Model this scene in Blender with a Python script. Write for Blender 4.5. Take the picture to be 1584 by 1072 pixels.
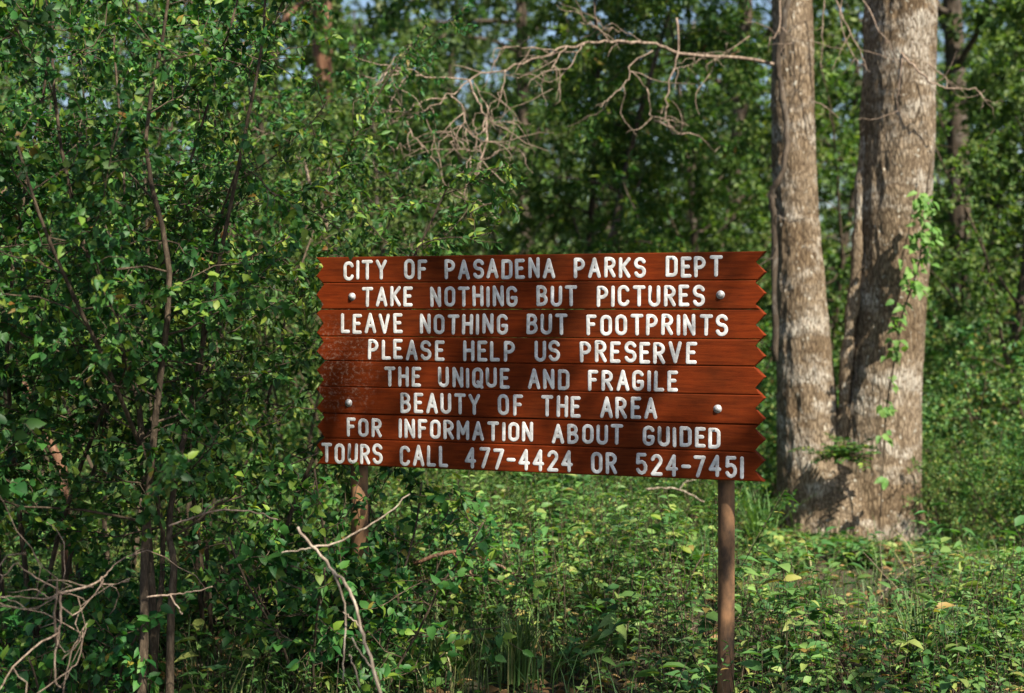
import bpy, bmesh, math, random
import numpy as np
from mathutils import Vector, Matrix, noise as mnoise

for o in list(bpy.data.objects):
    bpy.data.objects.remove(o)
S = bpy.context.scene
C = S.collection
PI = math.pi

# ------------------------------------------------------------------ camera, sky, sun, exposure
CAM_H, PITCH, FPX, CX, CY = 1.6, math.radians(1.46), 2200.0, 792.0, 536.0
cam = bpy.data.cameras.new('camera')
cam.lens, cam.sensor_width, cam.sensor_fit = 50.0, 36.0, 'HORIZONTAL'
cam.clip_start, cam.clip_end = 0.05, 600
cam.dof.use_dof = True
cam.dof.focus_distance = 5.7
cam.dof.aperture_fstop = 2.0
camo = bpy.data.objects.new('camera', cam)
C.objects.link(camo)
camo.location = (0, 0, CAM_H)
camo.rotation_euler = (PI / 2 - PITCH, 0, 0)
S.camera = camo

SUN_AZ, SUN_EL = math.radians(36), math.radians(50)       # azimuth: to the right of straight behind the camera
TO_SUN = Vector((math.sin(SUN_AZ) * math.cos(SUN_EL), -math.cos(SUN_AZ) * math.cos(SUN_EL), math.sin(SUN_EL)))
w = bpy.data.worlds.new('World')
S.world = w
w.use_nodes = True
nt = w.node_tree
sky = nt.nodes.new('ShaderNodeTexSky')
sky.sky_type = 'NISHITA'
sky.sun_disc = False
sky.sun_elevation = SUN_EL
sky.sun_rotation = math.atan2(TO_SUN.x, TO_SUN.y)
sky.dust_density = 1.6
bg = nt.nodes['Background']
bg.inputs['Strength'].default_value = 0.07
nt.links.new(sky.outputs[0], bg.inputs['Color'])
sl = bpy.data.lights.new('sun', 'SUN')
sl.energy = 5.0
sl.angle = math.radians(0.53)
sl.color = (1.0, 0.92, 0.76)
so = bpy.data.objects.new('sun', sl)
so.rotation_euler = (-TO_SUN).to_track_quat('-Z', 'Y').to_euler()
so.location = TO_SUN * 40
C.objects.link(so)
S.view_settings.view_transform = 'Standard'
S.view_settings.look = 'None'
S.view_settings.exposure = 1.3
S.view_settings.gamma = 1.0
S.cycles.max_bounces = 7
S.cycles.diffuse_bounces = 4
S.cycles.glossy_bounces = 2
S.cycles.transmission_bounces = 4
S.cycles.transparent_max_bounces = 8
S.cycles.sample_clamp_indirect = 6
S.cycles.use_denoising = True


def px(x, y, d):
    """world point seen at photo position (x, y) at forward distance d"""
    r, u = (x - CX) / FPX * d, (CY - y) / FPX * d
    c, s = math.cos(PITCH), math.sin(PITCH)
    return np.array([r, d * c + u * s, CAM_H - d * s + u * c])


# ------------------------------------------------------------------ materials
def mat(name):
    m = bpy.data.materials.new(name)
    m.use_nodes = True
    t = m.node_tree
    t.nodes.clear()
    out = t.nodes.new('ShaderNodeOutputMaterial')
    return m, t, out


def nd(t, kind, **kw):
    n = t.nodes.new(kind)
    for k, v in kw.items():
        if k in n.inputs:
            n.inputs[k].default_value = v
        else:
            setattr(n, k, v)
    return n


def ramp(t, fac, stops, interp='LINEAR'):
    r = t.nodes.new('ShaderNodeValToRGB')
    r.color_ramp.interpolation = interp
    e = r.color_ramp.elements
    while len(e) < len(stops):
        e.new(0.5)
    for i, (p, c) in enumerate(stops):
        e[i].position = p
        e[i].color = (*c, 1) if len(c) == 3 else c
    t.links.new(fac, r.inputs[0])
    return r.outputs[0]


def mix(t, fac, a, b, mode='MIX'):
    m = t.nodes.new('ShaderNodeMix')
    m.data_type = 'RGBA'
    m.blend_type = mode
    for v, i in ((fac, 0), (a, 6), (b, 7)):
        if isinstance(v, (int, float)):
            m.inputs[i].default_value = v
        elif isinstance(v, tuple):
            m.inputs[i].default_value = (*v, 1)
        else:
            t.links.new(v, m.inputs[i])
    return m.outputs[2]


def coords(t, scale=(1, 1, 1)):
    tc = t.nodes.new('ShaderNodeTexCoord')
    mp = t.nodes.new('ShaderNodeMapping')
    mp.inputs['Scale'].default_value = scale
    t.links.new(tc.outputs['Object'], mp.inputs[0])
    return mp.outputs[0]


def noise(t, vec, scale, detail=4, rough=0.55, out='Fac'):
    n = t.nodes.new('ShaderNodeTexNoise')
    n.inputs['Scale'].default_value = scale
    n.inputs['Detail'].default_value = detail
    n.inputs['Roughness'].default_value = rough
    t.links.new(vec, n.inputs['Vector'])
    return n.outputs[out]


def leaf_mat(name, stops, trans=0.35, rough=0.52, spec=0.32, clump=1.2):
    m, t, out = mat(name)
    g = t.nodes.new('ShaderNodeNewGeometry')
    col = ramp(t, g.outputs['Random Per Island'], stops)
    oi = t.nodes.new('ShaderNodeObjectInfo')
    n = noise(t, coords(t), clump, 2)
    hs = t.nodes.new('ShaderNodeHueSaturation')
    t.links.new(col, hs.inputs['Color'])
    mr = nd(t, 'ShaderNodeMapRange')
    t.links.new(n, mr.inputs['Value'])
    mr.inputs['From Min'].default_value, mr.inputs['From Max'].default_value = 0.3, 0.7
    mr.inputs['To Min'].default_value, mr.inputs['To Max'].default_value = 0.6, 1.4
    t.links.new(mr.outputs[0], hs.inputs['Value'])
    mr2 = nd(t, 'ShaderNodeMapRange')
    t.links.new(oi.outputs['Random'], mr2.inputs['Value'])
    mr2.inputs['To Min'].default_value, mr2.inputs['To Max'].default_value = 0.488, 0.535
    t.links.new(mr2.outputs[0], hs.inputs['Hue'])
    p = nd(t, 'ShaderNodeBsdfPrincipled', Roughness=rough)
    p.inputs['Specular IOR Level'].default_value = spec
    t.links.new(hs.outputs[0], p.inputs['Base Color'])
    tr = t.nodes.new('ShaderNodeBsdfTranslucent')
    tcol = mix(t, 1.0, hs.outputs[0], (1.25, 1.35, 0.45), 'MULTIPLY')
    t.links.new(tcol, tr.inputs['Color'])
    ms = t.nodes.new('ShaderNodeMixShader')
    ms.inputs[0].default_value = trans
    t.links.new(p.outputs[0], ms.inputs[1])
    t.links.new(tr.outputs[0], ms.inputs[2])
    t.links.new(ms.outputs[0], out.inputs[0])
    return m


M_LEAF = leaf_mat('leaf_thicket', [(0, (.016, .062, .014)), (.45, (.034, .108, .022)), (.78, (.072, .160, .028)), (.90, (.160, .240, .030)), (.985, (.17, .22, .03)), (1, (.18, .08, .02))])
M_LEAF2 = leaf_mat('leaf_understory', [(0, (.036, .080, .022)), (.5, (.090, .155, .038)), (.85, (.150, .210, .055)), (1, (.20, .24, .07))], clump=.7, trans=.45)
M_LEAFD = leaf_mat('leaf_forest', [(0, (.030, .066, .022)), (.5, (.075, .125, .036)), (.9, (.120, .175, .052)), (1, (.14, .17, .06))], clump=.5, trans=.45)
M_WEED = leaf_mat('leaf_weed', [(0, (.030, .090, .028)), (.45, (.086, .180, .048)), (.8, (.165, .260, .070)), (.95, (.26, .30, .08)), (1, (.24, .15, .05))], clump=1.6)
M_GRASS = leaf_mat('grass_blade', [(0, (.045, .095, .028)), (.55, (.095, .155, .045)), (.85, (.15, .19, .06)), (1, (.32, .27, .12))], clump=1.5)
M_VINE = leaf_mat('leaf_vine', [(0, (.085, .21, .045)), (1, (.17, .31, .075))], trans=.45)
M_PALE = leaf_mat('leaf_pale', [(0, (.07, .17, .05)), (1, (.15, .25, .07))], trans=.4)
M_LITTER = leaf_mat('leaf_litter', [(0, (.06, .03, .015)), (.5, (.14, .075, .035)), (.85, (.25, .15, .07)), (1, (.34, .22, .10))], trans=.1, rough=.7, spec=.2)


def bark_mat(name, c1, c2, lichen=0.0, zs=.18, sc=26, bump=.9, lsc=34, lz=.45):
    m, t, out = mat(name)
    v = coords(t, (1, 1, zs))
    n1 = noise(t, v, sc, 6, .65)
    col = ramp(t, n1, [(.32, tuple(x * .45 for x in c1)), (.5, c1), (.68, c2)])
    big = noise(t, coords(t, (1, 1, .5)), 2.2, 3)
    col = mix(t, big, col, mix(t, 1.0, col, (.62, .58, .52), 'MULTIPLY'))
    if lichen:
        a = noise(t, coords(t, (1, 1, 1.6)), 3.2, 3, .6)
        b = noise(t, coords(t, (1, 1, lz)), lsc, 5, .75)
        th = t.nodes.new('ShaderNodeMath')
        th.operation = 'MULTIPLY'
        t.links.new(ramp(t, a, [(.42, (0, 0, 0)), (.66, (1, 1, 1))]), th.inputs[0])
        t.links.new(ramp(t, b, [(.47, (0, 0, 0)), (.66, (1, 1, 1))]), th.inputs[1])
        m2 = t.nodes.new('ShaderNodeMath')
        m2.operation = 'MULTIPLY'
        m2.inputs[1].default_value = lichen
        t.links.new(th.outputs[0], m2.inputs[0])
        col = mix(t, m2.outputs[0], col, (.52, .50, .46))
    p = nd(t, 'ShaderNodeBsdfPrincipled', Roughness=.85)
    p.inputs['Specular IOR Level'].default_value = .25
    t.links.new(col, p.inputs['Base Color'])
    bp = nd(t, 'ShaderNodeBump', Strength=bump, Distance=.02)
    t.links.new(n1, bp.inputs['Height'])
    t.links.new(bp.outputs[0], p.inputs['Normal'])
    t.links.new(p.outputs[0], out.inputs[0])
    return m


def oak_bark():
    m, t, out = mat('bark_big')
    warp = noise(t, coords(t, (1, 1, .5)), 9, 3, .6, 'Color')
    wm = nd(t, 'ShaderNodeVectorMath', operation='MULTIPLY_ADD')
    t.links.new(warp, wm.inputs[0])
    wm.inputs[1].default_value = (.05, .05, .10)
    t.links.new(coords(t), wm.inputs[2])
    mp = nd(t, 'ShaderNodeMapping')
    mp.inputs['Scale'].default_value = (1, 1, .20)
    t.links.new(wm.outputs[0], mp.inputs[0])
    vo = nd(t, 'ShaderNodeTexVoronoi', feature='DISTANCE_TO_EDGE')
    vo.inputs['Scale'].default_value = 58
    t.links.new(mp.outputs[0], vo.inputs['Vector'])
    fine = noise(t, coords(t, (1, 1, .3)), 90, 4, .7)
    plate = ramp(t, vo.outputs['Distance'], [(.0, (.060, .042, .027)), (.07, (.155, .115, .078)), (.30, (.29, .228, .162))])
    col = mix(t, ramp(t, fine, [(.35, (.7, .7, .7)), (.65, (0, 0, 0))]), plate, mix(t, 1.0, plate, (.5, .47, .44), 'MULTIPLY'))
    big = noise(t, coords(t, (1, 1, .6)), 2.6, 3)
    col = mix(t, ramp(t, big, [(.4, (0, 0, 0)), (.65, (1, 1, 1))]), col, mix(t, 1.0, col, (.66, .60, .52), 'MULTIPLY'))
    a = noise(t, coords(t, (1, 1, 1.9)), 2.7, 4, .6)
    b = noise(t, coords(t, (1, 1, .5)), 55, 4, .7)
    ml = nd(t, 'ShaderNodeMath', operation='MULTIPLY')
    t.links.new(ramp(t, a, [(.50, (0, 0, 0)), (.64, (1, 1, 1))]), ml.inputs[0])
    t.links.new(ramp(t, b, [(.40, (.25, .25, .25)), (.62, (.85, .85, .85))]), ml.inputs[1])
    m2 = nd(t, 'ShaderNodeMath', operation='MULTIPLY')
    t.links.new(ml.outputs[0], m2.inputs[0])
    t.links.new(ramp(t, vo.outputs['Distance'], [(.03, (.1, .1, .1)), (.12, (.95, .95, .95))]), m2.inputs[1])
    col = mix(t, m2.outputs[0], col, (.48, .45, .40))
    # single small lichen flecks all over
    c = noise(t, coords(t, (1, 1, .7)), 38, 2, .5)
    col = mix(t, ramp(t, c, [(.65, (0, 0, 0)), (.72, (.7, .7, .7))]), col, (.46, .44, .38))
    p = nd(t, 'ShaderNodeBsdfPrincipled', Roughness=.9)
    p.inputs['Specular IOR Level'].default_value = .2
    t.links.new(col, p.inputs['Base Color'])
    bp = nd(t, 'ShaderNodeBump', Strength=.7, Distance=.016)
    t.links.new(vo.outputs['Distance'], bp.inputs['Height'])
    t.links.new(bp.outputs[0], p.inputs['Normal'])
    t.links.new(p.outputs[0], out.inputs[0])
    return m


M_OAK = oak_bark()
M_BARK = bark_mat('bark_forest', (.070, .052, .038), (.14, .108, .080), lichen=.25, sc=18)
M_STEM = bark_mat('bark_stem', (.075, .055, .038), (.17, .13, .09), sc=60, zs=.3, bump=.5)
M_RED = bark_mat('bark_reddish', (.17, .085, .05), (.30, .18, .12), sc=30, lichen=.2)
M_DEAD = bark_mat('dead_wood', (.25, .185, .145), (.44, .35, .285), sc=50, zs=.3, bump=.4)
M_DEADP = bark_mat('bleached_wood', (.30, .24, .19), (.54, .48, .41), sc=50, zs=.3, bump=.4)


def m_ground():
    m, t, out = mat('forest_floor')
    v = coords(t)
    a, b = noise(t, v, 1.1, 5), noise(t, v, 22, 5, .7)
    col = ramp(t, b, [(.3, (.020, .014, .008)), (.5, (.055, .038, .022)), (.7, (.11, .075, .042))])
    col = mix(t, ramp(t, a, [(.4, (0, 0, 0)), (.62, (.8, .8, .8))]), col, (.030, .048, .018))
    p = nd(t, 'ShaderNodeBsdfPrincipled', Roughness=.95)
    t.links.new(col, p.inputs['Base Color'])
    bp = nd(t, 'ShaderNodeBump', Strength=.8, Distance=.05)
    t.links.new(b, bp.inputs['Height'])
    t.links.new(bp.outputs[0], p.inputs['Normal'])
    t.links.new(p.outputs[0], out.inputs[0])
    return m


def m_board():
    m, t, out = mat('stained_board')
    oi = t.nodes.new('ShaderNodeObjectInfo')
    tc = t.nodes.new('ShaderNodeTexCoord')
    add = nd(t, 'ShaderNodeVectorMath', operation='ADD')
    cmb = t.nodes.new('ShaderNodeCombineXYZ')
    sc = nd(t, 'ShaderNodeMath', operation='MULTIPLY')
    sc.inputs[1].default_value = 37
    t.links.new(oi.outputs['Random'], sc.inputs[0])
    t.links.new(sc.outputs[0], cmb.inputs[1])
    t.links.new(tc.outputs['Object'], add.inputs[0])
    t.links.new(cmb.outputs[0], add.inputs[1])
    mp = nd(t, 'ShaderNodeMapping')
    mp.inputs['Scale'].default_value = (.09, 1, 1)
    t.links.new(add.outputs[0], mp.inputs[0])
    grain = noise(t, mp.outputs[0], 70, 6, .7)
    blot = noise(t, add.outputs[0], 3.5, 4, .6)
    col = ramp(t, grain, [(.25, (.060, .0095, .0022)), (.5, (.132, .0195, .0034)), (.78, (.180, .030, .005))])
    col = mix(t, ramp(t, blot, [(.38, (.85, .85, .85)), (.62, (0, 0, 0))]), col, mix(t, 1.0, col, (.50, .66, .85), 'MULTIPLY'))
    # worn pale flecks near the lower left of the panel
    gr = nd(t, 'ShaderNodeVectorMath', operation='DISTANCE')
    gr.inputs[1].default_value = (-.87, -.04, 0)
    t.links.new(tc.outputs['Object'], gr.inputs[0])
    near = ramp(t, gr.outputs['Value'], [(.05, (1, 1, 1)), (.26, (0, 0, 0))])
    fl = ramp(t, noise(t, tc.outputs['Object'], 55, 5, .8), [(.52, (0, 0, 0)), (.66, (1, 1, 1))])
    f2 = nd(t, 'ShaderNodeMath', operation='MULTIPLY')
    t.links.new(near, f2.inputs[0])
    t.links.new(fl, f2.inputs[1])
    f3 = nd(t, 'ShaderNodeMath', operation='MULTIPLY')
    f3.inputs[1].default_value = .6
    t.links.new(f2.outputs[0], f3.inputs[0])
    col = mix(t, f3.outputs[0], col, (.34, .24, .18))
    p = nd(t, 'ShaderNodeBsdfPrincipled', Roughness=.7)
    p.inputs['Specular IOR Level'].default_value = .06
    t.links.new(col, p.inputs['Base Color'])
    bp = nd(t, 'ShaderNodeBump', Strength=.35, Distance=.004)
    t.links.new(grain, bp.inputs['Height'])
    t.links.new(bp.outputs[0], p.inputs['Normal'])
    t.links.new(p.outputs[0], out.inputs[0])
    return m


def m_simple(name, c1, c2, scale, rough, metal=0.0, zs=1.0):
    m, t, out = mat(name)
    n = noise(t, coords(t, (1, 1, zs)), scale, 5, .65)
    col = ramp(t, n, [(.35, c1), (.65, c2)])
    p = nd(t, 'ShaderNodeBsdfPrincipled', Roughness=rough, Metallic=metal)
    t.links.new(col, p.inputs['Base Color'])
    bp = nd(t, 'ShaderNodeBump', Strength=.25, Distance=.004)
    t.links.new(n, bp.inputs['Height'])
    t.links.new(bp.outputs[0], p.inputs['Normal'])
    t.links.new(p.outputs[0], out.inputs[0])
    return m


M_GROUND, M_BOARD = m_ground(), m_board()
M_WHITE = m_simple('white_paint', (.33, .33, .33), (.64, .65, .66), 26, .7)
M_RUST = m_simple('rusty_pipe', (.055, .032, .018), (.27, .140, .066), 15, .8, .1, .55)
M_BOLT = m_simple('galvanised', (.30, .28, .27), (.52, .52, .54), 90, .6, .5)


# ------------------------------------------------------------------ mesh helpers
def norm(v):
    v = np.asarray(v, float)
    return v / (np.linalg.norm(v, axis=-1, keepdims=True) + 1e-12)


class MB:
    """collects vertices and faces, links them as ONE mesh object"""

    def __init__(s):
        s.v, s.f, s.n = [], [], 0

    def add(s, v, *faces):
        s.v.append(np.asarray(v, np.float32))
        for f in faces:
            s.f.append(np.asarray(f, np.int64) + s.n)
        s.n += len(v)

    def tube(s, pts, rad, n=5, cap=True, flat=1.0):
        pts = np.asarray(pts, float)
        k = len(pts)
        rad = np.broadcast_to(np.asarray(rad, float), (k,)) if np.ndim(rad) else np.full(k, rad)
        d = np.gradient(pts, axis=0)
        d = norm(d)
        ref = np.array([0, 0, 1.0]) if abs(d[:, 2]).mean() < .8 else np.array([1.0, .13, 0])
        a = norm(np.cross(d, ref))
        b = np.cross(a, d)
        th = np.arange(n) * 2 * PI / n
        v = (pts[:, None] + rad[:, None, None] * (a[:, None] * np.cos(th)[None, :, None] + flat * b[:, None] * np.sin(th)[None, :, None])).reshape(-1, 3)
        i = np.arange(k - 1)[:, None] * n
        j = np.arange(n)[None]
        q = np.stack([i + j, i + (j + 1) % n, i + n + (j + 1) % n, i + n + j], -1).reshape(-1, 4)
        if cap:
            v = np.vstack([v, pts[:1], pts[-1:]])
            j = np.arange(n)
            t0 = np.stack([(j + 1) % n, j, np.full(n, k * n)], -1)
            t1 = np.stack([(k - 1) * n + j, (k - 1) * n + (j + 1) % n, np.full(n, k * n + 1)], -1)
            s.add(v, q, np.vstack([t0, t1]))
        else:
            s.add(v, q)

    def mesh(s, name, m, smooth=True):
        me = bpy.data.meshes.new(name)
        if s.n == 0:
            return me
        v = np.vstack(s.v)
        me.vertices.add(len(v))
        me.vertices.foreach_set('co', v.ravel())
        loops = np.concatenate([f.ravel() for f in s.f])
        tot = np.concatenate([np.full(len(f), f.shape[1]) for f in s.f])
        start = np.concatenate([[0], np.cumsum(tot)[:-1]])
        me.loops.add(len(loops))
        me.loops.foreach_set('vertex_index', loops.astype(np.int32))
        me.polygons.add(len(tot))
        me.polygons.foreach_set('loop_start', start.astype(np.int32))
        me.polygons.foreach_set('loop_total', tot.astype(np.int32))
        me.polygons.foreach_set('use_smooth', np.full(len(tot), smooth))
        me.update(calc_edges=True)
        me.materials.append(m)
        return me

    def build(s, name, m, parent=None, smooth=True):
        return link(name, s.mesh(name, m, smooth), parent)


def link(name, me, parent=None, loc=None):
    o = bpy.data.objects.new(name, me)
    C.objects.link(o)
    if parent:
        o.parent = parent
    if loc is not None:
        o.location = loc
    return o


def tag(o, label=None, cat=None, group=None, kind=None):
    for k, v in (('label', label), ('category', cat), ('group', group), ('kind', kind)):
        if v:
            o[k] = v
    return o


def thing(name, label, cat, loc, group=None):
    return tag(link(name, None, loc=loc), label, cat, group)


def copy_tree(o, parent=None):
    c = o.copy()
    C.objects.link(c)
    c.parent = parent
    for ch in list(o.children):
        copy_tree(ch, c)
    return c


LEAF_V = np.array([(0, 0, 0), (-.40, .26, .10), (0, .30, 0), (.40, .26, .10), (-.34, .60, .04), (0, .66, -.06), (.34, .60, .04), (0, 1, -.20)])
LEAF_T = np.array([(0, 2, 1), (0, 3, 2), (4, 5, 7), (5, 6, 7)])
LEAF_Q = np.array([(1, 2, 5, 4), (2, 3, 6, 5)])
FAR_V = np.array([(0, 0, 0), (-.5, .45, .10), (0, 1, -.14), (.5, .45, .10)])
FAR_T = np.array([(0, 2, 1), (0, 3, 2)])


def leaves(mb, rng, pos, dirs, L, W, far=False, upv=(0, 0, 1), rnd=.6):
    pos, n = np.asarray(pos, float), len(pos)
    if n == 0:
        return
    d = norm(dirs)
    up = np.asarray(upv) + rng.normal(0, rnd, (n, 3))
    sd = norm(np.cross(d, up))
    nr = np.cross(sd, d)
    L = np.broadcast_to(L, (n,))
    W = np.broadcast_to(W, (n,))
    T = FAR_V if far else LEAF_V
    v = (pos[:, None] + sd[:, None] * (T[None, :, 0, None] * (W)[:, None, None]) + d[:, None] * (T[None, :, 1, None] * L[:, None, None])
         + nr[:, None] * (T[None, :, 2, None] * L[:, None, None])).reshape(-1, 3)
    off = (np.arange(n) * len(T))[:, None, None]
    if far:
        mb.add(v, (FAR_T[None] + off).reshape(-1, 3))
    else:
        mb.add(v, (LEAF_T[None] + off).reshape(-1, 3), (LEAF_Q[None] + off).reshape(-1, 4))


def wander(rng, p, d, length, k, wob, grav=0.0):
    pts = [np.asarray(p, float)]
    d = norm(d)
    for i in range(k):
        d = norm(d + rng.normal(0, wob, 3) + np.array([0, 0, grav]))
        pts.append(pts[-1] + d * length / k)
    return np.array(pts)


def along(path, t):
    k = len(path) - 1
    x = np.clip(np.asarray(t) * k, 0, k - 1e-6)
    i = x.astype(int)
    f = (x - i)[..., None]
    return path[i] * (1 - f) + path[i + 1] * f


def curve(pts, n):
    """smooth curve through control points"""
    P = np.asarray(pts, float)
    P = np.vstack([2 * P[0] - P[1], P, 2 * P[-1] - P[-2]])
    m = len(P) - 3
    t = np.linspace(0, m - 1e-6, n)
    i = t.astype(int)
    u = (t - i)[:, None]
    a, b, c, d = P[i], P[i + 1], P[i + 2], P[i + 3]
    return .5 * (2 * b + (c - a) * u + (2 * a - 5 * b + 4 * c - d) * u ** 2 + (3 * b - a - 3 * c + d) * u ** 3)


class Leaves:
    def __init__(s):
        s.p, s.d = [], []

    def put(s, p, d):
        s.p.append(p)
        s.d.append(d)

    def get(s):
        return (np.vstack(s.p), np.vstack(s.d)) if s.p else (np.zeros((0, 3)), np.zeros((0, 3)))


def grow(rng, wood, LV, path, r0, r1, t0=.15, nb=14, bl=(.5, .9), ntw=6, twl=(.15, .3), lpt=9, up=.35, wob=.22, sides=8, twig_r=.0022, taper=.4, droop=.0, twig_wood=True, ok=None):
    k = len(path)
    wood.tube(path, np.linspace(r0, r1, k), sides)
    az = rng.uniform(0, 2 * PI)
    for i in range(nb):
        t = t0 + (1 - t0) * (i + rng.uniform(0, 1)) / nb
        p = along(path, np.array([t]))[0]
        az += 2.4 + rng.normal(0, .4)
        d = np.array([math.cos(az), math.sin(az), up + rng.normal(0, .25)])
        L = rng.uniform(*bl) * (1 - taper * t)
        b = wander(rng, p, d, L, 6, wob, droop)
        if ok is not None and not ok(b):
            continue
        rb = (r0 + (r1 - r0) * t) * .42
        wood.tube(b, np.linspace(max(rb, twig_r), twig_r, 7), 5)
        for j in range(ntw):
            t2 = .18 + .82 * (j + rng.uniform(0, 1)) / ntw
            q = along(b, np.array([t2]))[0]
            d2 = norm(b[-1] - b[0]) * .7 + norm(rng.normal(0, 1, 3)) * .9
            tw = wander(rng, q, d2, rng.uniform(*twl), 3, .3, -.05)
            if ok is not None and not ok(tw):
                continue
            if twig_wood:
                wood.tube(tw, np.linspace(twig_r, twig_r * .5, 4), 3, cap=False)
            tt = rng.uniform(.1, 1, lpt)
            pp = along(tw, tt)
            dd = norm(tw[-1] - tw[0]) * .5 + norm(rng.normal(0, 1, (lpt, 3))) * .9
            dd[:, 2] -= .25
            LV.put(pp, dd)


# ------------------------------------------------------------------ ground
def gz(x, y):
    return .05 * np.sin(x * .9 + .7) * np.cos(y * .7) + .03 * np.sin(x * 2.3 + y * 1.7)


def ground():
    g = np.concatenate([-np.geomspace(300, 14, 18), np.linspace(-13, 13, 105), np.geomspace(14, 300, 18)])
    gx, gy = np.meshgrid(g, g + 9)
    f = np.exp(-((gx / 25) ** 2 + ((gy - 9) / 25) ** 2))
    z = gz(gx, gy) * f
    n = len(g)
    i = (np.arange(n - 1)[:, None] * n + np.arange(n - 1)[None]).ravel()
    mb = MB()
    mb.add(np.stack([gx, gy, z], -1).reshape(-1, 3), np.stack([i, i + 1, i + n + 1, i + n], -1))
    tag(mb.build('ground', M_GROUND), kind='structure')


ground()

# ------------------------------------------------------------------ park sign
SIGN_W, SIGN_H, SIGN_T = 1.905, .88, .042
sign = thing('park_sign', 'red-brown plank sign with white routed lettering and zigzag ends on two posts', 'sign', (.0646, 5.729, 0))
SIGN_YAW = -math.radians(19.46)
sign.rotation_euler = (0, 0, SIGN_YAW)
SZ = 1.385      # height of the panel's centre; sign-local: x along the panel, -y towards the reader, z up


def face_obj(name, mb, m, smooth=True):
    o = mb.build(name, m, sign, smooth)
    o.rotation_euler = (PI / 2, 0, 0)       # mesh x,y,z -> along, up, towards the reader
    o.location = (0, 0, SZ)
    return o


def zig(v):
    ph = ((SIGN_H / 2 - v) / .08) % 1.0
    return .042 * (1 - abs(2 * ph - 1))


def board(v0, v1, jog):
    """one plank from height v0 to v1, chamfered, with its stretch of the zigzag on both ends"""
    ks = [SIGN_H / 2 - .04 * k for k in range(23)]
    vs = sorted([v for v in ks if v0 + .004 < v < v1 - .004] + [v0, v1])
    right = [(SIGN_W / 2 - zig(v), v) for v in vs]
    left = [(-SIGN_W / 2 + zig(v), v) for v in reversed(vs)]
    bm = bmesh.new()
    vf = [bm.verts.new((x, y, jog)) for x, y in right + left]
    vb = [bm.verts.new((x, y, jog - SIGN_T)) for x, y in right + left]
    n = len(vf)
    f = bm.faces.new(vf)
    bm.faces.new(list(reversed(vb)))
    for i in range(n):
        bm.faces.new((vf[i], vb[i], vb[(i + 1) % n], vf[(i + 1) % n]))
    bmesh.ops.bevel(bm, geom=list(f.edges), offset=.0042, segments=2, profile=.5, affect='EDGES')
    me = bpy.data.meshes.new('board')
    bm.to_mesh(me)
    bm.free()
    me.materials.append(M_BOARD)
    o = link('board', me, sign)
    o.rotation_euler = (PI / 2, 0, 0)
    o.location = (0, 0, SZ)


JOINT = [.44, .33, .219, .104, .001, -.109, -.2215, -.3285, -.44]
JOG = [0, .0015, -.001, .001, 0, .002, -.0015, .001]
for i in range(8):
    board(JOINT[i + 1] + .0006, JOINT[i] - .0006, JOG[i])


def arc(cx, cy, rx, ry, a0, a1, n=9):
    return [(cx + rx * math.cos(math.radians(a0 + (a1 - a0) * i / (n - 1))), cy + ry * math.sin(math.radians(a0 + (a1 - a0) * i / (n - 1)))) for i in range(n)]


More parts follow.
